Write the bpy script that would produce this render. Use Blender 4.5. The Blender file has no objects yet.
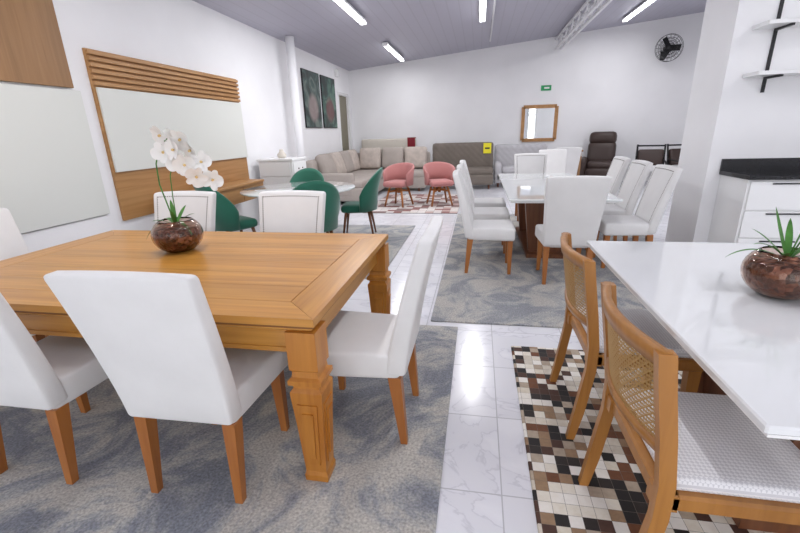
import bpy, bmesh, math, random
from mathutils import Vector, Matrix, Euler
random.seed(4)
R=math.radians
scn=bpy.context.scene
scn.view_settings.view_transform='Standard'

# ---------------- materials ----------------
def newmat(name):
    m=bpy.data.materials.new(name); m.use_nodes=True
    nt=m.node_tree; b=nt.nodes['Principled BSDF']
    return m,nt,b
def pm(name,col,rough=.5,metal=0,bump=0,bscale=200,var=0,vscale=4,sheen=0,coat=0,emis=0,trans=0,ior=1.45):
    m,nt,b=newmat(name); N=nt.nodes; L=nt.links
    b.inputs['Base Color'].default_value=(*col,1); b.inputs['Roughness'].default_value=rough
    b.inputs['Metallic'].default_value=metal
    b.inputs['Sheen Weight'].default_value=sheen; b.inputs['Coat Weight'].default_value=coat
    b.inputs['Transmission Weight'].default_value=trans; b.inputs['IOR'].default_value=ior
    if emis:
        b.inputs['Emission Color'].default_value=(*col,1); b.inputs['Emission Strength'].default_value=emis
    tc=N.new('ShaderNodeTexCoord')
    if var:
        n=N.new('ShaderNodeTexNoise'); n.inputs['Scale'].default_value=vscale; n.inputs['Detail'].default_value=5
        L.new(tc.outputs['Object'],n.inputs['Vector'])
        r=N.new('ShaderNodeValToRGB'); r.color_ramp.elements[0].position=.3; r.color_ramp.elements[1].position=.7
        r.color_ramp.elements[0].color=(*[max(0,c*(1-var)) for c in col],1); r.color_ramp.elements[1].color=(*[min(1,c*(1+var*.5)) for c in col],1)
        L.new(n.outputs['Fac'],r.inputs['Fac']); L.new(r.outputs['Color'],b.inputs['Base Color'])
    if bump:
        n=N.new('ShaderNodeTexNoise'); n.inputs['Scale'].default_value=bscale; n.inputs['Detail'].default_value=3
        L.new(tc.outputs['Object'],n.inputs['Vector'])
        bp=N.new('ShaderNodeBump'); bp.inputs['Strength'].default_value=bump; bp.inputs['Distance'].default_value=.01
        L.new(n.outputs['Fac'],bp.inputs['Height']); L.new(bp.outputs['Normal'],b.inputs['Normal'])
    return m
def wood(name,c1,c2,axis='x',rough=.35,fine=22,lo=.30,hi=.66):
    m,nt,b=newmat(name); N=nt.nodes; L=nt.links
    tc=N.new('ShaderNodeTexCoord'); mp=N.new('ShaderNodeMapping')
    s={'x':(1.2,fine,fine),'y':(fine,1.2,fine),'z':(fine,fine,1.2)}[axis]
    mp.inputs['Scale'].default_value=s
    L.new(tc.outputs['Object'],mp.inputs['Vector'])
    n=N.new('ShaderNodeTexNoise'); n.inputs['Scale'].default_value=1; n.inputs['Detail'].default_value=6; n.inputs['Distortion'].default_value=.6
    L.new(mp.outputs['Vector'],n.inputs['Vector'])
    r=N.new('ShaderNodeValToRGB'); e=r.color_ramp.elements
    e[0].position=lo; e[0].color=(*c1,1); e[1].position=hi; e[1].color=(*c2,1)
    L.new(n.outputs['Fac'],r.inputs['Fac'])
    n2=N.new('ShaderNodeTexNoise'); n2.inputs['Scale'].default_value=.22; n2.inputs['Detail'].default_value=2; L.new(mp.outputs['Vector'],n2.inputs['Vector'])
    mr=N.new('ShaderNodeMapRange'); mr.inputs['From Min'].default_value=.3; mr.inputs['From Max'].default_value=.7; mr.inputs['To Min'].default_value=.90; mr.inputs['To Max'].default_value=1.08
    L.new(n2.outputs['Fac'],mr.inputs['Value'])
    hs=N.new('ShaderNodeHueSaturation'); L.new(mr.outputs['Result'],hs.inputs['Value']); L.new(r.outputs['Color'],hs.inputs['Color'])
    L.new(hs.outputs['Color'],b.inputs['Base Color'])
    b.inputs['Roughness'].default_value=rough
    bp=N.new('ShaderNodeBump'); bp.inputs['Strength'].default_value=.08; bp.inputs['Distance'].default_value=.003
    L.new(n.outputs['Fac'],bp.inputs['Height']); L.new(bp.outputs['Normal'],b.inputs['Normal'])
    return m

H1,H2=(.44,.185,.030),(.60,.29,.058)
hx=wood('honey_x',H1,H2,'x',.3,30); hy=wood('honey_y',H1,H2,'y',.3,30); hz=wood('honey_z',(.40,.14,.018),(.56,.235,.038),'z')
hdark=pm('honey_groove',(.20,.075,.015),.6)
legw=wood('chair_leg_wood',(.32,.105,.024),(.42,.16,.038),'z',.35)
canew=wood('cane_chair_wood',(.32,.13,.026),(.41,.18,.04),'z',.35)
brw=wood('brown_wood',(.12,.04,.018),(.2,.075,.03),'z',.35)
panw=wood('panel_wood',(.37,.18,.06),(.48,.255,.10),'y',.45)
panwz=wood('panel_wood_dark',(.26,.135,.055),(.33,.18,.08),'z',.45)
whitefab=pm('white_fabric',(.79,.78,.775),.85,bump=.3,bscale=350,var=.05,sheen=.15)
nail=pm('nailhead',(.2,.18,.16),.3,metal=.9)
white=pm('white_lacquer',(.86,.86,.86),.2)
laq=pm('white_lacquer_top',(.80,.81,.82),.06,coat=.8)
glasswhite=pm('white_glass_top',(.74,.77,.77),.04,coat=.6)
panelwhite=pm('panel_offwhite',(.72,.73,.69),.3)
wallm=pm('wall_paint',(.875,.87,.885),.8,bump=.06,bscale=30,var=.04,vscale=1.3)
black=pm('black_metal',(.02,.02,.022),.4,metal=.3)
blackstone=pm('black_granite',(.015,.015,.017),.12,var=.4,vscale=80)
green=pm('green_velvet',(.010,.13,.08),.7,sheen=.4,bump=.1,bscale=100)
pink=pm('pink_fabric',(.46,.19,.18),.8,sheen=.2,bump=.1)
beige=pm('beige_fabric',(.42,.37,.335),.9,bump=.2,var=.08)
beige2=pm('cushion_fabric',(.53,.46,.41),.9,bump=.2,var=.15,vscale=10)
taupe=pm('taupe_fabric',(.20,.17,.145),.9,bump=.2,var=.12)
greyfab=pm('light_grey_fabric',(.54,.53,.55),.8,bump=.15)
cream=pm('cream_fabric',(.66,.61,.54),.8,bump=.1)
leather=pm('brown_leather',(.05,.03,.025),.45,bump=.1,bscale=60)
red=pm('red_fabric',(.22,.015,.025),.8)
yellow=pm('yellow_tag',(.85,.75,.03),.6)
leafm=pm('leaf_green',(.07,.22,.035),.45,var=.4,vscale=20)
petal=pm('orchid_petal',(.84,.835,.82),.6)
orch=pm('orchid_heart',(.70,.50,.22),.6)
mirr=pm('mirror_glass',(.85,.87,.87),.03,metal=1)
glass=pm('bowl_glass',(.80,.66,.58),.02,trans=1,ior=1.35)
canem=pm('cane',(.44,.26,.09),.6)
tubeM=pm('tube_emissive',(.95,.97,1),.5,emis=9)
signM=pm('exit_green',(.02,.30,.10),.5,emis=.05)
trussm=pm('truss_white',(.82,.82,.84),.5)

m,nt,b=newmat('bark_pebbles'); N=nt.nodes;L=nt.links
tc=N.new('ShaderNodeTexCoord'); v=N.new('ShaderNodeTexVoronoi'); v.inputs['Scale'].default_value=42
L.new(tc.outputs['Object'],v.inputs['Vector']); r=N.new('ShaderNodeValToRGB')
e=r.color_ramp.elements; e[0].color=(.04,.011,.006,1); e[1].color=(.55,.29,.20,1); e[1].position=.95
q=e.new(.45); q.color=(.16,.05,.025,1); q=e.new(.7); q.color=(.28,.11,.06,1)
L.new(v.outputs['Color'],r.inputs['Fac']); L.new(r.outputs['Color'],b.inputs['Base Color'])
bp=N.new('ShaderNodeBump'); bp.inputs['Strength'].default_value=1; bp.inputs['Distance'].default_value=.02; bp.invert=True
L.new(v.outputs['Distance'],bp.inputs['Height']); L.new(bp.outputs['Normal'],b.inputs['Normal']); b.inputs['Roughness'].default_value=.3
b.inputs['Coat Weight'].default_value=.6
bark=m

m,nt,b=newmat('woven_white'); N=nt.nodes;L=nt.links
tc=N.new('ShaderNodeTexCoord'); v=N.new('ShaderNodeTexChecker'); v.inputs['Scale'].default_value=110
mp=N.new('ShaderNodeMapping'); mp.inputs['Rotation'].default_value=(0,0,R(45)); L.new(tc.outputs['Object'],mp.inputs['Vector']); L.new(mp.outputs['Vector'],v.inputs['Vector'])
v.inputs['Color1'].default_value=(.80,.79,.81,1); v.inputs['Color2'].default_value=(.62,.61,.64,1)
L.new(v.outputs['Color'],b.inputs['Base Color']); b.inputs['Roughness'].default_value=.5
bp=N.new('ShaderNodeBump'); bp.inputs['Strength'].default_value=.4; bp.inputs['Distance'].default_value=.003
L.new(v.outputs['Fac'],bp.inputs['Height']); L.new(bp.outputs['Normal'],b.inputs['Normal'])
woven=m

# floor
m,nt,b=newmat('marble_tile'); N=nt.nodes;L=nt.links
tc=N.new('ShaderNodeTexCoord'); mp=N.new('ShaderNodeMapping'); mp.inputs['Location'].default_value=(-.135,.1,0)
L.new(tc.outputs['Object'],mp.inputs['Vector'])
br=N.new('ShaderNodeTexBrick'); br.offset=0; br.inputs['Scale'].default_value=1; br.inputs['Brick Width'].default_value=.5; br.inputs['Row Height'].default_value=.5
br.inputs['Mortar Size'].default_value=.003; br.inputs['Color1'].default_value=(0,0,0,1); br.inputs['Color2'].default_value=(1,1,1,1)
L.new(mp.outputs['Vector'],br.inputs['Vector'])
sc=N.new('ShaderNodeVectorMath'); sc.operation='SCALE'; sc.inputs['Scale'].default_value=2; L.new(mp.outputs['Vector'],sc.inputs[0])
fl=N.new('ShaderNodeVectorMath'); fl.operation='FLOOR'; L.new(sc.outputs[0],fl.inputs[0])
wn=N.new('ShaderNodeTexWhiteNoise'); L.new(fl.outputs[0],wn.inputs['Vector'])
s2=N.new('ShaderNodeVectorMath'); s2.operation='SCALE'; s2.inputs['Scale'].default_value=7; L.new(wn.outputs['Color'],s2.inputs[0])
ad=N.new('ShaderNodeVectorMath'); ad.operation='ADD'; L.new(s2.outputs[0],ad.inputs[0]); L.new(mp.outputs['Vector'],ad.inputs[1])
n=N.new('ShaderNodeTexNoise'); n.inputs['Scale'].default_value=2.2; n.inputs['Detail'].default_value=7; n.inputs['Distortion'].default_value=1.6
L.new(ad.outputs[0],n.inputs['Vector'])
r=N.new('ShaderNodeValToRGB'); e=r.color_ramp.elements; e[0].position=.40; e[0].color=(.76,.76,.80,1); e[1].position=.62; e[1].color=(.82,.82,.86,1)
q=e.new(.485); q.color=(.75,.75,.80,1); q=e.new(.5); q.color=(.64,.64,.69,1); q=e.new(.515); q.color=(.77,.77,.82,1)
L.new(n.outputs['Fac'],r.inputs['Fac'])
mx=N.new('ShaderNodeMixRGB'); L.new(br.outputs['Fac'],mx.inputs['Fac']); L.new(r.outputs['Color'],mx.inputs['Color1']); mx.inputs['Color2'].default_value=(.50,.50,.53,1)
L.new(mx.outputs['Color'],b.inputs['Base Color']); b.inputs['Roughness'].default_value=.17
floorM=m

def rugmat(name,ca,cb,cc,sc=2.2):
    m,nt,b=newmat(name); N=nt.nodes;L=nt.links
    tc=N.new('ShaderNodeTexCoord')
    n=N.new('ShaderNodeTexNoise'); n.inputs['Scale'].default_value=sc; n.inputs['Detail'].default_value=12; n.inputs['Roughness'].default_value=.70; n.inputs['Distortion'].default_value=1.4
    L.new(tc.outputs['Object'],n.inputs['Vector'])
    r=N.new('ShaderNodeValToRGB'); e=r.color_ramp.elements; e[0].position=.43; e[0].color=(*ca,1); e[1].position=.57; e[1].color=(*cc,1); q=e.new(.5); q.color=(*cb,1)
    L.new(n.outputs['Fac'],r.inputs['Fac'])
    v=N.new('ShaderNodeTexNoise'); v.inputs['Scale'].default_value=90; v.inputs['Detail'].default_value=4; L.new(tc.outputs['Object'],v.inputs['Vector'])
    mp=N.new('ShaderNodeMapRange'); mp.inputs['From Min'].default_value=.30; mp.inputs['From Max'].default_value=.70; L.new(v.outputs['Fac'],mp.inputs['Value'])
    mx=N.new('ShaderNodeMixRGB'); mx.blend_type='OVERLAY'; mx.inputs['Fac'].default_value=.3
    L.new(r.outputs['Color'],mx.inputs['Color1']); L.new(mp.outputs['Result'],mx.inputs['Color2'])
    L.new(mx.outputs['Color'],b.inputs['Base Color']); b.inputs['Roughness'].default_value=.95
    bp=N.new('ShaderNodeBump'); bp.inputs['Strength'].default_value=.4; bp.inputs['Distance'].default_value=.005
    L.new(v.outputs['Fac'],bp.inputs['Height']); L.new(bp.outputs['Normal'],b.inputs['Normal'])
    return m
rugA=rugmat('distressed_rug',(.23,.245,.28),(.35,.355,.365),(.50,.48,.44),1.9)
rugB=rugmat('grey_rug',(.25,.26,.28),(.35,.35,.35),(.45,.43,.40),2.2)
def patch(name,cell,cols,fac=.3):
    m,nt,b=newmat(name); N=nt.nodes;L=nt.links
    tc=N.new('ShaderNodeTexCoord'); s=N.new('ShaderNodeVectorMath'); s.operation='SCALE'; s.inputs['Scale'].default_value=1/cell
    L.new(tc.outputs['Object'],s.inputs[0]); sx=N.new('ShaderNodeVectorMath'); sx.operation='MULTIPLY'; sx.inputs[1].default_value=(1,1,0); L.new(s.outputs[0],sx.inputs[0])
    f=N.new('ShaderNodeVectorMath'); f.operation='FLOOR'; L.new(sx.outputs[0],f.inputs[0])
    w=N.new('ShaderNodeTexWhiteNoise'); L.new(f.outputs[0],w.inputs['Vector'])
    r=N.new('ShaderNodeValToRGB'); r.color_ramp.interpolation='CONSTANT'; e=r.color_ramp.elements
    e[0].position=0; e[0].color=(*cols[0],1); e[1].position=1/len(cols); e[1].color=(*cols[1],1)
    for i in range(2,len(cols)):
        q=e.new(i/len(cols)); q.color=(*cols[i],1)
    L.new(w.outputs['Value'],r.inputs['Fac'])
    n=N.new('ShaderNodeTexNoise'); n.inputs['Scale'].default_value=45; n.inputs['Detail'].default_value=4; L.new(tc.outputs['Object'],n.inputs['Vector'])
    mx=N.new('ShaderNodeMixRGB'); mx.blend_type='OVERLAY'; mx.inputs['Fac'].default_value=fac; L.new(r.outputs['Color'],mx.inputs['Color1']); L.new(n.outputs['Fac'],mx.inputs['Color2'])
    br=N.new('ShaderNodeTexBrick'); br.offset=0; br.inputs['Scale'].default_value=1; br.inputs['Brick Width'].default_value=1; br.inputs['Row Height'].default_value=1; br.inputs['Mortar Size'].default_value=.015
    L.new(sx.outputs[0],br.inputs['Vector'])
    m2=N.new('ShaderNodeMixRGB'); L.new(br.outputs['Fac'],m2.inputs['Fac']); L.new(mx.outputs['Color'],m2.inputs['Color1']); m2.inputs['Color2'].default_value=(.16,.13,.11,1)
    L.new(m2.outputs['Color'],b.inputs['Base Color']); b.inputs['Roughness'].default_value=.75
    return m
cow=patch('cowhide_patchwork',.053,[(.74,.69,.60),(.015,.012,.012),(.15,.055,.022),(.80,.76,.70),(.025,.018,.016),(.30,.19,.11),(.68,.62,.52),(.07,.03,.02),(.82,.79,.74),(.012,.01,.01),(.42,.34,.26),(.60,.54,.46)])
cow2=patch('red_patchwork',.15,[(.66,.61,.58),(.26,.12,.11),(.70,.66,.64),(.24,.16,.15),(.5,.36,.33),(.62,.58,.56)])

m,nt,b=newmat('ceiling_panels'); N=nt.nodes;L=nt.links
tc=N.new('ShaderNodeTexCoord'); w=N.new('ShaderNodeTexWave'); w.inputs['Scale'].default_value=1.6; w.bands_direction='X'
L.new(tc.outputs['Object'],w.inputs['Vector']); r=N.new('ShaderNodeValToRGB'); e=r.color_ramp.elements
e[0].position=0; e[0].color=(.41,.40,.47,1); e[1].position=.05; e[1].color=(.46,.45,.53,1)
L.new(w.outputs['Fac'],r.inputs['Fac']); L.new(r.outputs['Color'],b.inputs['Base Color']); b.inputs['Roughness'].default_value=.5
ceilM=m
def poster_mat(name,seed,cols):
    m,nt,b=newmat(name); N=nt.nodes;L=nt.links
    tc=N.new('ShaderNodeTexCoord'); mp=N.new('ShaderNodeMapping'); mp.inputs['Location'].default_value=(seed,seed*2,seed)
    L.new(tc.outputs['Object'],mp.inputs['Vector'])
    n=N.new('ShaderNodeTexNoise'); n.inputs['Scale'].default_value=2.6; n.inputs['Detail'].default_value=3; n.inputs['Distortion'].default_value=1.2; L.new(mp.outputs['Vector'],n.inputs['Vector'])
    r=N.new('ShaderNodeValToRGB'); e=r.color_ramp.elements; e[0].position=.40; e[0].color=(*cols[0],1); e[1].position=.62; e[1].color=(*cols[2],1); q=e.new(.52); q.color=(*cols[1],1)
    L.new(n.outputs['Fac'],r.inputs['Fac'])
    d=N.new('ShaderNodeVectorMath'); d.operation='DISTANCE'; d.inputs[1].default_value=(0,.5,.42); L.new(tc.outputs['Object'],d.inputs[0])
    cr=N.new('ShaderNodeValToRGB'); cr.color_ramp.elements[0].position=.22; cr.color_ramp.elements[0].color=(.6,.6,.6,1); cr.color_ramp.elements[1].position=.34; cr.color_ramp.elements[1].color=(0,0,0,1)
    L.new(d.outputs['Value'],cr.inputs['Fac'])
    mx=N.new('ShaderNodeMixRGB'); L.new(cr.outputs['Color'],mx.inputs['Fac']); L.new(r.outputs['Color'],mx.inputs['Color1']); mx.inputs['Color2'].default_value=(*cols[3],1)
    L.new(mx.outputs['Color'],b.inputs['Base Color']); b.inputs['Roughness'].default_value=.45
    return m
pos1=poster_mat('poster_art_a',3.1,[(.008,.02,.018),(.03,.07,.06),(.13,.17,.15),(.42,.30,.29)])
pos2=poster_mat('poster_art_b',8.2,[(.008,.02,.018),(.03,.09,.07),(.10,.20,.15),(.22,.07,.07)])

# ---------------- builder ----------------
class B:
    def __init__(s): s.v=[];s.f=[];s.m=[];s.sm=[];s.mats=[]
    def add(s,vs,fs,mat,smooth=False,xf=None):
        if mat not in s.mats: s.mats.append(mat)
        k=s.mats.index(mat); o=len(s.v)
        s.v+= [ (xf@Vector(p)) if xf is not None else Vector(p) for p in vs]
        for f in fs: s.f.append([i+o for i in f]); s.m.append(k); s.sm.append(smooth)
    def loft(s,secs,mat,smooth=False,xf=None,cap=True):
        n=len(secs[0]); vs=[p for q in secs for p in q]; fs=[]
        for i in range(len(secs)-1):
            for j in range(n):
                fs.append([i*n+j,i*n+(j+1)%n,(i+1)*n+(j+1)%n,(i+1)*n+j])
        if cap: fs.append(list(range(n))[::-1]); fs.append([(len(secs)-1)*n+j for j in range(n)])
        s.add(vs,fs,mat,smooth,xf)
    def box(s,a,b_,mat,xf=None,ch=0.0):
        x0,y0,z0=a;x1,y1,z1=b_
        if ch<=0:
            s.loft([[(x0,y0,z),(x1,y0,z),(x1,y1,z),(x0,y1,z)] for z in (z0,z1)],mat,False,xf); return
        c=ch
        def ring(z,i):
            X0,Y0,X1,Y1=x0+i,y0+i,x1-i,y1-i
            return [(X0+c,Y0,z),(X1-c,Y0,z),(X1,Y0+c,z),(X1,Y1-c,z),(X1-c,Y1,z),(X0+c,Y1,z),(X0,Y1-c,z),(X0,Y0+c,z)]
        s.loft([ring(z0,c),ring(z0+c,0),ring(z1-c,0),ring(z1,c)],mat,False,xf)
    def taper(s,pts,mat,xf=None):
        s.loft([[(x-a,y-c,z),(x+a,y-c,z),(x+a,y+c,z),(x-a,y+c,z)] for x,y,z,a,c in pts],mat,False,xf)
    def cyl(s,p,q,r1,r2,mat,seg=12,xf=None,smooth=True):
        p=Vector(p);q=Vector(q);d=(q-p).normalized(); u=d.orthogonal().normalized(); w=d.cross(u)
        s.loft([[tuple(c+r*(u*math.cos(t)+w*math.sin(t))) for t in [2*math.pi*k/seg for k in range(seg)]] for c,r in ((p,r1),(q,r2))],mat,smooth,xf)
    def tube(s,pts,rads,mat,seg=8,xf=None):
        pts=[Vector(p) for p in pts]; secs=[]; u=None
        for i,p in enumerate(pts):
            d=(pts[min(i+1,len(pts)-1)]-pts[max(i-1,0)]).normalized()
            u=d.orthogonal().normalized() if u is None else (u-d*u.dot(d)).normalized()
            w=d.cross(u); r=rads[i] if isinstance(rads,(list,tuple)) else rads
            secs.append([tuple(p+r*(u*math.cos(t)+w*math.sin(t))) for t in [2*math.pi*k/seg for k in range(seg)]])
        s.loft(secs,mat,True,xf)
    def lathe(s,prof,mat,seg=28,c=(0,0,0),xf=None,cap=False):
        s.loft([[(c[0]+r*math.cos(t),c[1]+r*math.sin(t),c[2]+z) for t in [2*math.pi*k/seg for k in range(seg)]] for r,z in prof],mat,True,xf,cap)
    def rbox(s,c,size,r,mat,mid=(3,3,3),deform=None,xf=None,puff=0):
        h=[x/2 for x in size]; r=min(r,*[.95*x for x in h]); ax=[]
        for i in range(3):
            lo=[-h[i],-h[i]+.3*r,-h[i]+r]; n=mid[i]; a=-h[i]+r;bb=h[i]-r
            ax.append(lo+[a+(bb-a)*(k+1)/(n+1) for k in range(n)]+[-x for x in lo[::-1]])
        idx={};vs=[];fs=[]
        def V(i,j,k):
            if (i,j,k) in idx: return idx[(i,j,k)]
            p=Vector((ax[0][i],ax[1][j],ax[2][k])); q=Vector([max(-(h[t]-r),min(h[t]-r,p[t])) for t in range(3)])
            d=p-q
            if d.length>1e-9: p=q+d.normalized()*r
            if puff:
                fx=1-(p.x/h[0])**2; fy=1-(p.y/h[1])**2; fz=1-(p.z/h[2])**2
                sm=min(range(3),key=lambda t:h[t])
                if sm==2: p.z*=1+puff*max(0,fx)*max(0,fy)
                elif sm==1: p.y*=1+puff*max(0,fx)*max(0,fz)
                else: p.x*=1+puff*max(0,fy)*max(0,fz)
            if deform: p=Vector(deform(p))
            idx[(i,j,k)]=len(vs); vs.append(p+Vector(c)); return idx[(i,j,k)]
        n=[len(a)-1 for a in ax]
        for i in range(n[0]):
            for j in range(n[1]):
                fs.append([V(i,j,0),V(i,j+1,0),V(i+1,j+1,0),V(i+1,j,0)]); fs.append([V(i,j,n[2]),V(i+1,j,n[2]),V(i+1,j+1,n[2]),V(i,j+1,n[2])])
            for k in range(n[2]):
                fs.append([V(i,0,k),V(i+1,0,k),V(i+1,0,k+1),V(i,0,k+1)]); fs.append([V(i,n[1],k),V(i,n[1],k+1),V(i+1,n[1],k+1),V(i+1,n[1],k)])
        for j in range(n[1]):
            for k in range(n[2]):
                fs.append([V(0,j,k),V(0,j,k+1),V(0,j+1,k+1),V(0,j+1,k)]); fs.append([V(n[0],j,k),V(n[0],j+1,k),V(n[0],j+1,k+1),V(n[0],j,k+1)])
        s.add(vs,fs,mat,True,xf)
    def mesh(s,name):
        me=bpy.data.meshes.new(name); me.from_pydata([tuple(p) for p in s.v],[],s.f)
        for m in s.mats: me.materials.append(m)
        for i,p in enumerate(me.polygons): p.material_index=s.m[i]; p.use_smooth=s.sm[i]
        bm=bmesh.new(); bm.from_mesh(me); bmesh.ops.recalc_face_normals(bm,faces=bm.faces); bm.to_mesh(me); bm.free()
        return me
def put(name,me,loc=(0,0,0),rz=0,sc=1):
    if isinstance(me,B): me=me.mesh(name)
    o=bpy.data.objects.new(name,me); o.location=loc; o.rotation_euler=(0,0,R(rz)); o.scale=(sc,)*3
    scn.collection.objects.link(o); return o
FACE={'+y':0,'-y':180,'+x':-90,'-x':90}

# ---------------- room ----------------
XL,XR,YB,YF=-3.7,6.1,12.5,-3.0
def cz(x): return 3.15+.094*(x-XL)
b=B(); b.box((XL-.1,YF-.1,-.1),(XR+.1,YB+.1,0),floorM); put('floor',b)
def wallx(name,x0,x1,y0,y1):
    b=B(); b.add([(x0,y0,0),(x1,y0,0),(x1,y1,0),(x0,y1,0),(x0,y0,cz(x0)),(x1,y0,cz(x1)),(x1,y1,cz(x1)),(x0,y1,cz(x0))],
      [[0,3,2,1],[4,5,6,7],[0,1,5,4],[1,2,6,5],[2,3,7,6],[3,0,4,7]],wallm); return put(name,b)
b=B(); b.box((XL-.1,YF,0),(XL,11.4,cz(XL)),wallm); b.box((XL-.1,12.2,0),(XL,YB,cz(XL)),wallm); b.box((XL-.1,11.4,2.45),(XL,12.2,cz(XL)),wallm); put('wall_left',b)
wallx('wall_back',XL-.1,XR+.1,YB,YB+.1)
wallx('wall_right',XR,XR+.1,YF,YB)
wallx('wall_partition',2.38,XR,5.0,5.68)
b=B(); x0,x1=XL-.1,XR+.1
b.add([(x0,YF-.1,cz(x0)),(x1,YF-.1,cz(x1)),(x1,YB+.1,cz(x1)),(x0,YB+.1,cz(x0)),(x0,YF-.1,cz(x0)+.1),(x1,YF-.1,cz(x1)+.1),(x1,YB+.1,cz(x1)+.1),(x0,YB+.1,cz(x0)+.1)],
 [[0,1,2,3],[7,6,5,4],[0,4,5,1],[1,5,6,2],[2,6,7,3],[3,7,4,0]],ceilM); put('ceiling',b)
b=B(); b.box((XL,YF-.1,2.85),(XR,YF,3.15),wallm)
for x in (XL,-.6,2.6,XR-.3): b.box((x,YF-.1,0),(x+.3,YF,2.85),wallm)
put('wall_front',b)
for i,(a,c) in enumerate(((-3.4,-.6),(-.3,2.6),(2.9,5.8))):
    b=B()
    for x in (a,(a+c)/2-.025,c-.05): b.box((x,YF-.08,0),(x+.05,YF-.03,2.85),black)
    for z in (0,2.2,2.8): b.box((a+.05,YF-.075,z),(c-.05,YF-.035,z+.05),black)
    put('window_%d'%(i+1),b)
b=B(); b.box((XL-.08,11.41,0.005),(XL-.04,12.19,2.44),pm('door_paint',(.22,.20,.14),.5))
b.cyl((XL-.04,11.5,1.05),(XL+.02,11.5,1.05),.02,.02,nail); put('door_1',b)
b=B()
for y in (11.34,12.2): b.box((XL+.001,y,0),(XL+.02,y+.06,2.51),white)
b.box((XL+.001,11.4,2.45),(XL+.02,12.2,2.51),white); put('trim_1',b)
b=B(); b.box((XL+.021,YB-.015,0),(2.0,YB-.001,.08),white); b.box((2,YB-.015,0),(XR-.001,YB-.001,.08),white); put('baseboard_back',b)
b=B(); b.cyl((0,0,0),(0,0,cz(-3.45)-.01),.08,.08,wallm,20); b.cyl((0,0,0),(0,0,.05),.1,.1,wallm,20); put('support_column',b,(-3.45,8.0,0))
b=B(); X=1.95; zt=cz(X)-.05; zb=3.36
for dx in(-.07,.07):
    b.box((X+dx-.025,-2.8,zt-.04),(X+dx+.025,12.49,zt),trussm); b.box((X+dx-.025,-2.8,zb),(X+dx+.025,12.49,zb+.04),trussm)
y=-2.7; k=0
while y<12.1:
    for dx in (-.055,.055):
        za,zc=(zb+.02,zt-.02) if k%2==0 else (zt-.02,zb+.02)
        b.cyl((X+dx,y,za),(X+dx,y+.32,zc),.018,.018,trussm,5)
    y+=.32;k+=1
put('roof_truss',b)
b=B(); b.cyl((.2,-2,cz(.2)-.022),(.2,11.5,cz(.2)-.022),.018,.018,trussm,8); put('electrical_conduit',b)
b=B(); b.box((.002,-.1,-.09),(.07,.1,.09),white,ch=.004); b.box((.07,-.08,-.07),(.076,.08,.07),white); put('junction_box',b,(XL,11.3,2.95))
def tube(x,y0,y1,e):
    z=cz(x)-.03
    b=B(); b.box((-.06,y0-(y0+y1)/2,-.035),(.06,(y1-y0)/2,0.0),white); 
    L=(y1-y0)/2
    for dx in(-.03,.03): b.cyl((dx,-L+.03,-.05),(dx,L-.03,-.05),.016,.016,tubeM,8)
    for s_ in(-1,1): b.box((-.055,s_*L-.02 if s_<0 else L-.01,-.07),(.055,-L+.01 if s_<0 else L+.02,-.0),white)
    put('fluorescent_light',b,(x,(y0+y1)/2,z))
    ld=bpy.data.lights.new('tube_lamp','AREA'); ld.shape='RECTANGLE'; ld.size=.12; ld.size_y=y1-y0-.1; ld.energy=e; ld.color=(.99,.985,1)
    lo=bpy.data.objects.new('tube_lamp',ld); lo.location=(x,(y0+y1)/2,z-.1); scn.collection.objects.link(lo)
E=46
tube(-2.03,9.7,11.8,E*.45); tube(-2.0,5.6,7.8,E); tube(0,6.9,9.1,E*1.1); tube(3.2,9.6,11.5,E*.6); tube(-2,1.2,3.6,E*.6); tube(.5,1.2,3.6,E*.5); tube(4.2,1.0,3.4,E*.8); tube(4.2,6.6,8.8,E*1.1)  # tubes from the fifth on are out of view, added to light the room

# ---------------- wall panels ----------------
b=B(); yc0,yc1=-1.3,1.3
b.box((.002,yc0,-.98),(.03,yc1,.67),panw)
b.box((.03,yc0+.02,-.48),(.055,yc1-.0,.33),panelwhite,ch=.003)
for i in range(6):
    z=.345+i*.055; b.box((.03,yc0,z),(.06,yc1,z+.036),panw,ch=.003)
put('tv_wall_panel',b,(XL,5.05,1.62))
b=B(); b.box((.002,-.55,-.55),(.05,.55,.6),panelwhite,ch=.004); b.box((.002,-.55,.62),(.04,.5,1.5),panwz,ch=.003)
b.box((.002,-.55,-1.27),(.03,.55,-.56),wallm)
put('wardrobe_door_panel',b,(XL,3.03,1.30))
b=B(); b.box((.035,-1.0,0),(.42,.9,.035),panw,ch=.003); b.box((.035,-.9,-.22),(.40,.9,-.002),panw,ch=.003)
for y in (-.3,.3): b.box((.401,y-.004,-.21),(.403,y+.004,-.01),hdark)
put('tv_console',b,(XL,5.2,.78))
b=B(); b.lathe([(0.0,0),(.05,0),(.07,.06),(.05,.14),(.03,.2),(.035,.22)],brw,16); put('decorative_vase',b,(XL+.25,5.1,.815))
for y0,pmn in ((8.97,pos1),(10.08,pos2)):
    b=B(); w=.98; b.box((.002,0,0),(.03,w,1.18),black); b.box((.03,.02,.02),(.033,w-.02,1.16),pmn); put('wall_poster',b,(XL,y0,1.6))
b=B(); b.box((-.3,-.28,.05),(.3,.28,1.05),white,ch=.006); b.box((-.32,-.3,1.05),(.32,.3,1.09),white,ch=.006)
for i in range(4):
    b.box((.3,-.26,.09+i*.24),(.315,.26,.31+i*.24),white,ch=.004); b.cyl((.315,-.08,.2+i*.24),(.33,-.08,.2+i*.24),.012,.012,nail); b.cyl((.315,.08,.2+i*.24),(.33,.08,.2+i*.24),.012,.012,nail)
    b.box((-.26,-.295,.09+i*.24),(.26,-.28,.31+i*.24),white,ch=.004)
for x in(-.25,.25):
    for y in(-.23,.23): b.box((x-.03,y-.03,0),(x+.03,y+.03,.05),white)
put('chest_of_drawers',b,(-3.3,6.85,0))
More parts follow.
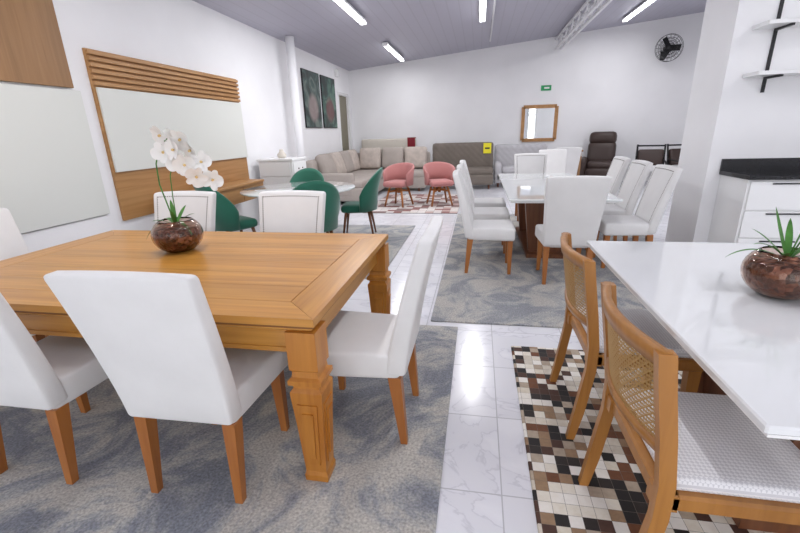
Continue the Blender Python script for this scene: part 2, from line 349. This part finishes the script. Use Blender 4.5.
b=B(); b.lathe([(0,0),(.06,0),(.08,.05),(.04,.1),(.03,.14)],cream,16); put('ceramic_vase',b,(-3.3,6.85,1.09))

# ---------------- rugs ----------------
T=.012
def rug(x0,x1,y0,y1,mat,name,t=T):
    b=B(); cx,cy=(x0+x1)/2,(y0+y1)/2; b.box((x0-cx,y0-cy,0),(x1-cx,y1-cy,t),mat,ch=.004); return put(name,b,(cx,cy,0.0005))
rug(-3.35,-.12,.3,2.93,rugA,'area_rug'); rug(-.34,2.25,3.02,7.55,rugB,'area_rug'); rug(-3.2,-.97,3.95,6.52,rugB,'area_rug')
rug(.26,2.2,.3,2.68,cow,'cowhide_patchwork_rug'); rug(-2.15,-.35,7.6,10.0,cow2,'cowhide_patchwork_rug')
Z=T+.0008

# ---------------- dining table 1 ----------------
b=B(); hxx,hyy=1.09,.685; bd=.16; g=.0012
def prism(pts,z0,z1,mat): b.loft([[(x,y,z) for x,y in pts] for z in (z0,z1)],mat)
b.box((-hxx+.01,-hyy+.01,.735),(hxx-.01,hyy-.01,.768),hdark)
prism([(-hxx,-hyy),(hxx,-hyy),(hxx-bd,-hyy+bd-g),(-hxx+bd,-hyy+bd-g)],.748,.78,hx)
prism([(-hxx,hyy),(-hxx+bd,hyy-bd+g),(hxx-bd,hyy-bd+g),(hxx,hyy)],.748,.78,hx)
prism([(hxx,-hyy+g*2),(hxx,hyy-g*2),(hxx-bd+g,hyy-bd),(hxx-bd+g,-hyy+bd)],.748,.78,hy)
prism([(-hxx,-hyy+g*2),(-hxx+bd-g,-hyy+bd),(-hxx+bd-g,hyy-bd),(-hxx,hyy-g*2)],.748,.78,hy)
n=6; w=(2*hyy-2*bd)/n
for i in range(n):
    y0=-hyy+bd+i*w
    b.box((-hxx+bd+g*2,y0+g*.5,.76),(hxx-bd-g*2,y0+w-g*.5,.78),hx)
b.box((-hxx+.015,-hyy+.015,.72),(hxx-.015,hyy-.015,.7475),hx,ch=.008)
ap=.072
for s_ in (-1,1):
    y=s_*(hyy-ap); b.box((-hxx+.1,y-.0125,.61),(hxx-.1,y+.0125,.72),hx)
    x=s_*(hxx-ap); b.box((x-.0125,-hyy+.1,.61),(x+.0125,hyy-.1,.72),hy)
    b.box((-hxx+.1,y-.018,.605),(hxx-.1,y+.018,.625),hx)
for sx in(-1,1):
    for sy in(-1,1):
        cx,cy=sx*(hxx-.062),sy*(hyy-.062)
        prof=[(0,.050),(.03,.052),(.05,.046),(.30,.058),(.44,.067),(.455,.067),(.47,.055),(.48,.055),(.49,.070),(.51,.070),(.52,.055),(.545,.053),(.555,.061),(.72,.061)]
        b.taper([(cx,cy,z,r,r) for z,r in prof],hz)
        for dx,dy in((1,0),(-1,0),(0,1),(0,-1)):
            def rr(z): return .046+(z-.05)/.39*.021
            for lay,(za,wa,zc,wc) in ((.005,(.09,.024,.40,.042)),(.011,(.13,.011,.36,.024))):
                pts=[]
                for z,wd in((za,wa),(zc,wc)):
                    o=rr(z)+lay
                    if dx: pts.append((cx+dx*(o-.005),cy,z,.005,wd))
                    else: pts.append((cx,cy+dy*(o-.005),z,wd,.005))
                b.taper(pts,hz)
put('wooden_dining_table',b,(-1.68,2.015,Z))

# ---------------- parson chairs ----------------
def parson(nails=False,lw=legw,h=1.04):
    b=B()
    b.rbox((0,.0,.425),(.47,.47,.13),.024,whitefab,(4,4,1),puff=.12,deform=lambda p:(p.x*(1+.06*(p.y/.23)),p.y,p.z))
    zb=.38; hh=h-zb
    def df(p):
        t=max(0.0,(p.z+hh/2)/hh)
        return (p.x*(1+.17*t), p.y*(1.15-.40*t)-.15*t**1.25-.02*(1-(p.x/.24)**2)*t*.6, p.z-(.010*(p.x/.24)**2*t))
    yb=-.215
    b.rbox((0,yb,zb+hh/2),(.455,.085,hh),.020,whitefab,(4,1,8),deform=df)
    for sx in(-1,1):
        b.taper([(sx*.195,.195,0,.016,.016),(sx*.19,.19,.37,.027,.027)],lw)
        b.taper([(sx*.195,-.245,0,.016,.016),(sx*.195,-.21,.37,.027,.030)],lw)
    if nails:
        pts=[]
        m=.035
        w=.2275-m
        z=-hh/2+.12
        while z<hh/2-m: pts+=[(-w,z),(w,z)]; z+=.014
        x=-w
        while x<=w: pts.append((x,hh/2-m)); x+=.014
        for side in(1,-1):
            for x,z in pts:
                q=Vector(df(Vector((x,side*.0425,z))))+Vector((0,yb,zb+hh/2))
                r=.0065
                b.add([(q.x-r,q.y,q.z),(q.x,q.y,q.z-r),(q.x+r,q.y,q.z),(q.x,q.y,q.z+r),(q.x,q.y+side*.005,q.z)],[[0,1,4],[1,2,4],[2,3,4],[3,0,4]],nail,True)
    return b.mesh('parson_chair')
pc=parson(); pcn=parson(True)
def ch(me,x,y,f,name='upholstered_dining_chair',dz=Z): put(name,me,(x,y,dz),FACE[f] if isinstance(f,str) else f)
ch(pc,-1.13,1.44,1); ch(pc,-1.93,1.42,'+y'); ch(pc,-.56,1.83,'-x'); ch(pc,-2.76,2.0,'+x')
ch(pcn,-1.38,2.60,'-y'); ch(pcn,-2.29,2.60,'-y')
for y in (4.42,5.2,6.0): ch(pc,.15,y,'+x')
for y in (4.72,5.45,6.18): ch(pcn,1.53,y,'-x')
ch(pc,.85,4.20,'+y'); ch(pcn,.86,7.12,'-y')
ch(pc,1.45,8.6,'-y',dz=0.001); 
b=B(); b.box((-.53,-1.3,.745),(.53,1.3,.765),glasswhite,ch=.004); b.box((-.5,-1.27,.725),(.5,1.27,.745),white)
b.taper([(0,-.55,0,.22,.05),(0,-.55,.725,.30,.06)],brw); b.taper([(0,.55,0,.22,.05),(0,.55,.725,.30,.06)],brw); b.box((-.05,-.5,.1),(.05,.5,.2),brw); b.box((-.26,-.75,0),(.26,.75,.04),brw)
put('glass_top_dining_table',b,(.84,5.58,Z))
b=B(); b.box((-.52,-.86,.745),(.52,.86,.77),laq,ch=.005); b.box((-.5,-.84,.725),(.5,.84,.745),white)
b.taper([(0,0,.0,.20,.42),(0,0,.05,.20,.42)],brw)
b.taper([(0,-.28,.05,.06,.05),(0,-.45,.725,.16,.05)],brw); b.taper([(0,.28,.05,.06,.05),(0,.45,.725,.16,.05)],brw)
b.taper([(0,0,.05,.04,.25),(0,0,.725,.04,.40)],brw)
put('lacquered_dining_table',b,(1.19,1.79,Z))

# ---------------- cane chairs ----------------
b=B()
b.box((-.245,-.22,.40),(.245,.25,.455),canew,ch=.008)
b.rbox((0,.02,.475),(.45,.43,.05),.02,woven,(4,4,1),puff=.15)
for sx in(-1,1):
    b.taper([(sx*.215,.225,0,.017,.017),(sx*.215,.215,.42,.026,.026)],canew)
    P=[(0,-.27),(.15,-.245),(.38,-.215),(.50,-.215),(.65,-.235),(.80,-.26),(.90,-.275)]
    b.taper([(sx*.245,y,z,.016,.022 if z else .017) for z,y in P],canew)
    b.taper([(sx*.215,-.20,.40,.03,.03),(sx*.215,-.20,.455,.03,.03)],canew)
def arc(x,z):
    yb=-.215-(z-.5)*.15
    return yb-.05*(1-(x/.245)**2)
def rail(z0,z1,th):
    secs=[]
    for k in range(13):
        x=-.255+.51*k/12; xx=max(-.245,min(.245,x))
        secs.append([(x,arc(xx,z0)-th,z0),(x,arc(xx,z0)+th,z0),(x,arc(xx,z1)+th,z1),(x,arc(xx,z1)-th,z1)])
    b.loft(secs,canew,True)
rail(.855,.905,.013); rail(.585,.615,.011)
def strip(p0,p1,n=8,w=.0028):
    vs=[];fs=[]
    for k in range(n+1):
        t=k/n; x=p0[0]+(p1[0]-p0[0])*t; z=p0[1]+(p1[1]-p0[1])*t
        dx,dz=(p1[0]-p0[0]),(p1[1]-p0[1]); l=math.hypot(dx,dz); nx,nz=-dz/l*w,dx/l*w
        for s_ in(-1,1): vs.append((x+nx*s_,arc(max(-.245,min(.245,x)),z),z+nz*s_))
    for k in range(n): fs.append([2*k,2*k+1,2*k+3,2*k+2])
    b.add(vs,fs,canem,True)
x=-.225
while x<.23: strip((x,.61),(x,.86),2); x+=.0135
z=.622
while z<.855: strip((-.235,z),(.235,z),10); z+=.0135
a0=-.225-.245
while a0<.23:
    def clip(sgn):
        xa,xb=a0,a0+.245
        za,zb=(.61,.855) if sgn>0 else (.855,.61)
        t0=max(0,(-.23-xa)/.245); t1=min(1,(.23-xa)/.245)
        if t1-t0>.05: strip((xa+.245*t0,za+(zb-za)*t0),(xa+.245*t1,za+(zb-za)*t1),6,.0022)
    clip(1); clip(-1); a0+=.027
cane=b.mesh('cane_chair')
put('cane_back_dining_chair',cane,(.745,1.26,Z),-90); put('cane_back_dining_chair',cane,(.745,2.03,Z),-90)

# ---------------- bucket chairs ----------------
def bucket(col,leg,A,rad,zb,back,arm,thick,seatz,flare,lathe_leg):
    b=B(); secs=[]; n=20
    for k in range(n+1):
        th=-A+2*A*k/n
        f=(math.cos(th*math.pi/(2*A))) ; f=max(0,f)**.8
        top=arm+(back-arm)*f; loop=[]
        for i,(off,zz) in enumerate([(1,0),(1,.5),(1,.92),(.75,1),(.25,1),(0,.92),(0,.5),(0,0)]):
            z=zb+(top-zb)*zz; rr=rad+thick*off+flare*zz*(z-zb)
            loop.append((rr*math.sin(th),-rr*math.cos(th),z))
        secs.append(loop)
    b.loft(secs,col,True)
    b.rbox((0,.03,seatz-.05),(rad*2*.93,rad*2*.93,.11),.05,col,(4,4,1),puff=.2)
    if lathe_leg=='star':
        b.cyl((0,0,.26),(0,0,seatz-.1),.03,.05,leg,10)
        for k in range(4):
            a=R(45+90*k); c,s_=math.cos(a),math.sin(a)
            b.cyl((c*.30,s_*.30,0.006),(c*.20,s_*.20,.34),.018,.024,leg,8); b.cyl((c*.22,s_*.22,.29),(0,0,.32),.02,.022,leg,8)
            b.cyl((c*.20,s_*.20,.34),(c*.16,s_*.16,seatz-.09),.02,.02,leg,8)
    else:
        for sx in(-1,1):
            for sy in(-1,1): b.cyl((sx*.22,sy*.22,0.006),(sx*.16,sy*.16,seatz-.09),.012,.022,leg,10)
    return b.mesh('bucket')
gch=bucket(green,brw,R(80),.22,.40,.98,.62,.05,.48,.20,'x')
pch=bucket(pink,legw,R(115),.25,.42,.84,.66,.05,.50,.10,'star')
put('pink_swivel_armchair',pch,(-1.58,8.4,Z),160); put('pink_swivel_armchair',pch,(-.76,8.5,Z),200)
for x,y,rz in((-1.86,4.5,30),(-1.68,5.75,100),(-2.93,4.55,-32),(-2.64,6.17,190)): put('green_velvet_dining_chair',gch,(x,y,Z),rz,.95 if y>6 else 1)
b=B(); b.lathe([(0,.735),(.74,.735),(.76,.74),(.76,.755),(.75,.76),(0,.76)],glasswhite,48); b.lathe([(0,.70),(.3,.70),(.3,.735),(0,.735)],brw,24)
b.lathe([(0,0),(.30,0),(.30,.03),(.10,.08),(.08,.4),(.12,.65),(.28,.70),(0,.70)],brw,24); put('round_dining_table',b,(-2.38,5.35,Z))

# ---------------- bowls / orchids ----------------
def bowlparts(b,r=.145,h=.2):
    prof=[]
    for k in range(13):
        a=-R(62)+R(62+50)*k/12; prof.append((r*math.cos(a),h*.52+h*.58*math.sin(a)))
    z0=prof[0][1]; prof=[(rr,z-z0) for rr,z in prof]
    outer=[(0,0)]+prof; inner=[(max(0,rr-.004),z if i else .004) for i,(rr,z) in enumerate(prof)][::-1]+[(0,.004)]
    b.lathe(outer+inner,glass,32)
    fill=[(0,.006)]+[(rr-.008,z+ (.006 if i==0 else 0)) for i,(rr,z) in enumerate(prof) if z<h*.80]
    b.lathe(fill+[(0,h*.82)],bark,32)
    return h*.76
def leaf(b,base,ang,L,w,up,droop,mat=leafm):
    vs=[];fs=[];n=10; c,s_=math.cos(ang),math.sin(ang)
    for k in range(n+1):
        t=k/n; d=L*t*(1-.15*t); z=base[2]+up*t-droop*t*t; ww=w*max(0.0,math.sin(math.pi*min(1,.12+.88*t)))**.7 if t<1 else .0005
        x=base[0]+c*d; y=base[1]+s_*d
        vs+=[(x-s_*ww,y+c*ww,z+.3*ww),(x,y,z),(x+s_*ww,y-c*ww,z+.3*ww)]
    for k in range(n):
        for j in(0,1): fs.append([3*k+j,3*k+j+1,3*k+4+j,3*k+3+j])
    b.add(vs,fs,mat,True)
def flower(b,c,r,dirv):
    d=Vector(dirv).normalized(); q=d.to_track_quat('Z','Y').to_matrix().to_4x4(); M=Matrix.Translation(c)@q@Matrix.Rotation(random.random()*6,4,'Z')
    for k in range(5):
        a=2*math.pi*k/5; wide=.56 if k in(1,4) else .32
        vs=[(0,0,0)]; m=10
        def S(t): return max(0.0,math.sin(t))
        for i in range(m+1):
            t=math.pi*i/m; lx=r*(1-math.cos(t))/2
            vs.append((lx,r*wide*S(t)**.8,.12*r*S(t)+.25*lx))
        for i in range(m-1,0,-1):
            t=math.pi*i/m; lx=r*(1-math.cos(t))/2; vs.append((lx,-r*wide*S(t)**.8,.12*r*S(t)+.25*lx))
        cidx=len(vs); vs.append((r*.5,0,.02*r+.10*r))
        ring=list(range(1,cidx)); fs=[[cidx,ring[i],ring[(i+1)%len(ring)]] for i in range(len(ring))]
        b.add(vs,fs,petal,True,M@Matrix.Rotation(a,4,'Z'))
    b.rbox((0,0,.010),(.014,.014,.018),.006,orch,(1,1,1),xf=M)
b=B(); zt=bowlparts(b)
for a,L,w,u,d in((0.3,.14,.013,.14,.07),(2.7,.17,.014,.13,.11),(4.2,.15,.015,.12,.07),(5.3,.15,.012,.17,.06),(1.5,.13,.013,.16,.05),(3.5,.22,.011,.12,.20),(2.3,.10,.012,.2,.05),(5.9,.18,.01,.10,.14)): leaf(b,(0,0,zt),a,L,w,u,d)
st=[(0,0,zt),(-.03,0,.28),(-.065,.01,.40),(-.06,.01,.52),(-.01,.0,.62),(.06,-.01,.66),(.14,-.02,.63),(.21,-.02,.55),(.26,-.02,.44)]
b.tube(st,[.004]*7+[.003,.002],leafm,6)
b.tube([(0.01,0,zt),(.0,.02,.33),(.01,.02,.45),(.06,.0,.53),(.14,-.02,.52)],.003,leafm,6)
for p in((.01,-.03,.68),(.085,-.02,.665),(.02,-.05,.585),(.11,-.07,.60),(.19,-.04,.595),(.09,-.04,.525),(.165,-.08,.52),(.245,-.04,.53),(.225,-.08,.455),(.29,-.03,.43),(.145,-.05,.655)):
    flower(b,(p[0]+.03,p[1],p[2]),.062,(random.uniform(-.7,.8),-1,random.uniform(-.5,.4)))
put('potted_orchid',b,(-1.80,2.2,Z+.7805),0)
b=B(); zt=bowlparts(b,.135,.19)
for a,L,w,u,d in((3.3,.17,.011,.17,.10),(2.5,.15,.011,.17,.06),(4.0,.14,.012,.11,.06),(.2,.16,.012,.16,.05),(5.3,.17,.011,.1,.1),(1.2,.12,.012,.18,.03),(3.0,.24,.009,.15,.15),(4.8,.16,.010,.13,.10),(2.0,.10,.010,.22,.02),(5.8,.1,.011,.2,.02)): leaf(b,(0,0,zt),a,L,w,u,d)
b.tube([(0,0,zt),(.02,0,.24),(.035,0,.33),(.06,0,.40)],.003,leafm,6); b.tube([(0,0,zt),(.06,.02,.26),(.1,.02,.36)],.003,leafm,6)
put('potted_orchid',b,(1.2,1.80,Z+.7705),0)

# ---------------- sofas ----------------
b=B()
b.rbox((-.0,0,.22),(1.25,3.1,.28),.05,beige); b.rbox((1.15,1.05,.22),(1.05,1.0,.28),.05,beige)
for i in range(3): b.rbox((.08,-1.02+i*1.02,.42),(1.08,1.0,.17),.06,beige,puff=.1)
b.rbox((1.15,1.02,.42),(1.0,.9,.17),.06,beige,puff=.1)
b.rbox((-.53,0,.55),(.2,3.1,.78),.07,beige); b.rbox((.55,1.47,.55),(2.3,.2,.78),.07,beige)
b.rbox((-.1,-1.47,.42),(1.05,.18,.5),.06,beige)
for i in range(4):
    M=Matrix.Translation((-.33,-1.0+i*.68,.77))@Matrix.Rotation(R(-18),4,'Y'); b.rbox((0,0,0),(.2,.64,.56),.08,beige2 if i%2 else beige,puff=.35,xf=M)
for i in range(3):
    M=Matrix.Translation((.1+i*.62,1.25,.80))@Matrix.Rotation(R(-16),4,'X'); b.rbox((0,0,0),(.60,.2,.56),.08,beige2 if i%2==0 else beige,puff=.35,xf=M)
for x,y in((-.5,-1.4),(.5,-1.4),(-.5,1.4),(1.5,1.4),(1.5,.65)): b.box((x-.03,y-.03,0),(x+.03,y+.03,.09),brw)
put('sectional_sofa',b,(-2.97,10.0,0.001))
def sofa(w,col,h=.9,arms=True,tuft=False,dep=.85):
    b=B(); b.rbox((0,0,.24),(w,dep,.26),.05,col); n=max(2,int(w/.7)); cw=(w-(.36 if arms else 0))/n
    for i in range(n): b.rbox((-cw*(n-1)/2+i*cw,.06,.44),(cw-.01,dep-.2,.16),.05,col,puff=.1)
    if tuft:
        def df(p):
            return (p.x,p.y+(.02*math.cos(p.x*2*math.pi/.16)*math.cos(p.z*2*math.pi/.16) if p.y>0 else 0),p.z)
        b.rbox((0,-dep/2+.12,h/2+.1),(w,.22,h-.2),.07,col,(int(w/.04),2,14),deform=df)
    else: b.rbox((0,-dep/2+.12,h/2+.1),(w,.22,h-.2),.07,col)
    if arms:
        for s_ in(-1,1): b.rbox((s_*(w/2-.09),0,.38),(.18,dep,.5),.07,col)
    for sx in(-1,1):
        for sy in(-1,1): b.cyl((sx*(w/2-.1),sy*(dep/2-.1),0),(sx*(w/2-.1),sy*(dep/2-.1),.13),.02,.03,brw)
    return b.mesh('sofa')
put('taupe_sofa',sofa(1.6,taupe,1.14,False,True),(-.42,11.3,0.001),180)
put('tufted_sofa',sofa(1.35,greyfab,1.06,True,True),(1.10,11.65,0.001),180)
b=B(); b.rbox((0,0,.64),(1.6,.14,1.28),.05,cream,(30,1,18),deform=lambda p:(p.x,p.y-(.015*math.cos(p.x*42)*math.cos(p.z*42) if p.y<0 else 0),p.z)); b.box((-.7,-.02,0),(-.64,.04,.1),brw); b.box((.64,-.02,0),(.7,.04,.1),brw)
put('upholstered_headboard',b,(-2.55,12.2,0.001))
b=B(); b.box((-.11,-.092,-.24),(.11,-.088,.005),red); b.box((-.11,-.092,.005),(.11,.09,.012),red); b.box((-.11,.088,-.2),(.11,.092,.005),red)
put('red_throw_blanket',b,(-1.88,12.2,1.29))
b=B(); b.box((-.10,-.004,-.13),(.10,.004,.13),yellow); b.box((-.06,-.0055,-.02),(.06,-.004,.02),black); put('price_tag',b,(.22,11.468,.99))
def recliner():
    b=B(); b.rbox((0,.05,.26),(.62,.8,.34),.07,leather); b.rbox((0,.1,.47),(.56,.66,.16),.07,leather,puff=.15)
    M=Matrix.Translation((0,-.34,.80))@Matrix.Rotation(R(12),4,'X')
    b.rbox((0,0,-.1),(.62,.24,.55),.09,leather,puff=.2,xf=M); b.rbox((0,0,.27),(.60,.26,.30),.1,leather,puff=.25,xf=M)
    for s_ in(-1,1): b.rbox((s_*.38,.02,.36),(.2,.86,.56),.09,leather)
    b.rbox((0,.5,.25),(.56,.1,.3),.04,leather)
    b.box((-.4,-.35,0),(.4,.38,.1),black); return b.mesh('recliner')
rc=recliner(); put('leather_recliner',rc,(3.08,11.72,0.001),165,1.08)
def frame_chair():
    b=B()
    for sx in(-.3,.3):
        b.tube([(sx,.28,.015),(sx,.28,.58),(sx,-.28,.62),(sx,-.34,.015)],.022,black,6); b.tube([(sx,-.22,.40),(sx,-.38,.98)],.022,black,6)
    for z,y in((.42,-.23),(.95,-.375)): b.cyl((-.3,y,z),(.3,y,z),.02,.02,black,6)
    b.rbox((0,0,.42),(.56,.54,.12),.05,whitefab,puff=.15)
    M=Matrix.Translation((0,-.27,.66))@Matrix.Rotation(R(15),4,'X'); b.rbox((0,0,0),(.56,.12,.42),.045,leather,puff=.2,xf=M)
    return b.mesh('frame_chair')
fc=frame_chair(); put('metal_frame_armchair',fc,(4.15,11.4,0.001),165,1.0); put('metal_frame_armchair',fc,(5.0,11.5,0.001),190,1.0)
b=B(); b.box((-.36,-.25,.90),(.36,.25,.94),panwz,ch=.004); b.box((-.33,-.22,.80),(.33,.22,.90),panwz)
for x in(-.31,.31):
    for y in(-.20,.20): b.taper([(x,y,0,.018,.018),(x,y,.8,.03,.03)],panwz)
put('wooden_side_table',b,(2.02,10.8,0.001))
ch(pc,1.90,10.1,'+y','upholstered_dining_chair',0.001)
b=B(); w,h=.43,.43
for s_ in(-1,1): b.box((s_*w-.045,-.04,-h),(s_*w+.045,-.002,h),panw); b.box((-w,-.04,s_*h-.045),(w,-.002,s_*h+.045),panw)
b.box((-w,-.02,-h),(w,-.003,h),mirr); put('framed_wall_mirror',b,(1.6,YB,1.57))
b=B(); b.box((-.13,-.02,-.065),(.13,-.002,.065),signM); b.box((-.05,-.022,-.02),(.08,-.02,.02),white); put('exit_sign',b,(1.72,YB,2.46))
b=B()
for rr in(.30,.22,.15,.09):
    for yy in(-.06,.06):
        P=[(rr*math.cos(t),yy*(1 if rr<.3 else .5),rr*math.sin(t)) for t in[2*math.pi*k/28 for k in range(29)]]; b.tube(P,.005,black,5)
for k in range(20):
    t=2*math.pi*k/20
    for yy in(-.06,.06): b.cyl((.05*math.cos(t),yy,.05*math.sin(t)),(.30*math.cos(t),yy*.5,.30*math.sin(t)),.003,.003,black,4)
b.cyl((0,-.08,0),(0,.18,0),.06,.07,black)
for k in range(3):
    t=2*math.pi*k/3; M=Matrix.Rotation(t,4,'Y')@Matrix.Rotation(R(25),4,'X'); b.rbox((.15,0,0),(.22,.008,.14),.004,black,xf=M)
b.cyl((0,.16,0),(0,.33,-.12),.02,.02,black); b.box((-.05,.32,-.22),(.05,.349,-.02),black)
put('wall_fan',b,(4.45,YB-.35,3.2))
b=B(); b.box((0,.03,0),(3.4,.5,.08),black); b.box((0,.02,.08),(3.4,.5,.93),white)
for i in range(5):
    for z0,z1 in((.1,.36),(.37,.63),(.64,.915)):
        b.box((.02+i*.68,0,z0),(.02+i*.68+.66,.02,z1),white,ch=.003); b.box((.2+i*.68,-.012,z1-.03),(.5+i*.68,0,z1-.018),black)
b.box((-.02,-.03,.93),(3.42,.5,.97),blackstone,ch=.003); b.box((-.02,.475,.97),(3.42,.5,1.09),blackstone)
put('kitchen_counter',b,(2.52,4.499,0))
b=B()
for z in(1.86,2.28,2.70): b.box((0,-.26,z),(1.4,-.001,z+.035),white,ch=.003)
for x in(.2,1.2):
    b.box((x-.012,-.022,1.72),(x+.012,-.002,3.0),black)
    for z in(1.86,2.28,2.70): b.box((x-.012,-.25,z-.02),(x+.012,-.022,z-.001),black)
put('wall_shelf',b,(2.53,5.0,0))

# ---------------- world + camera ----------------
w=bpy.data.worlds.new('World'); scn.world=w; w.use_nodes=True
bg=w.node_tree.nodes['Background']; bg.inputs['Color'].default_value=(.96,.975,1,1); bg.inputs['Strength'].default_value=2.65
cam=bpy.data.cameras.new('Camera'); cam.lens=18.7; cam.sensor_width=36; cam.sensor_fit='HORIZONTAL'; cam.clip_start=.02
co=bpy.data.objects.new('Camera',cam); scn.collection.objects.link(co)
M=Matrix.Translation((0,0,1.45))@Matrix.Rotation(R(10.8),4,'Z')@Matrix.Rotation(R(90-17.9),4,'X')@Matrix.Rotation(R(-1.72),4,'Z')
co.matrix_world=M
scn.camera=co
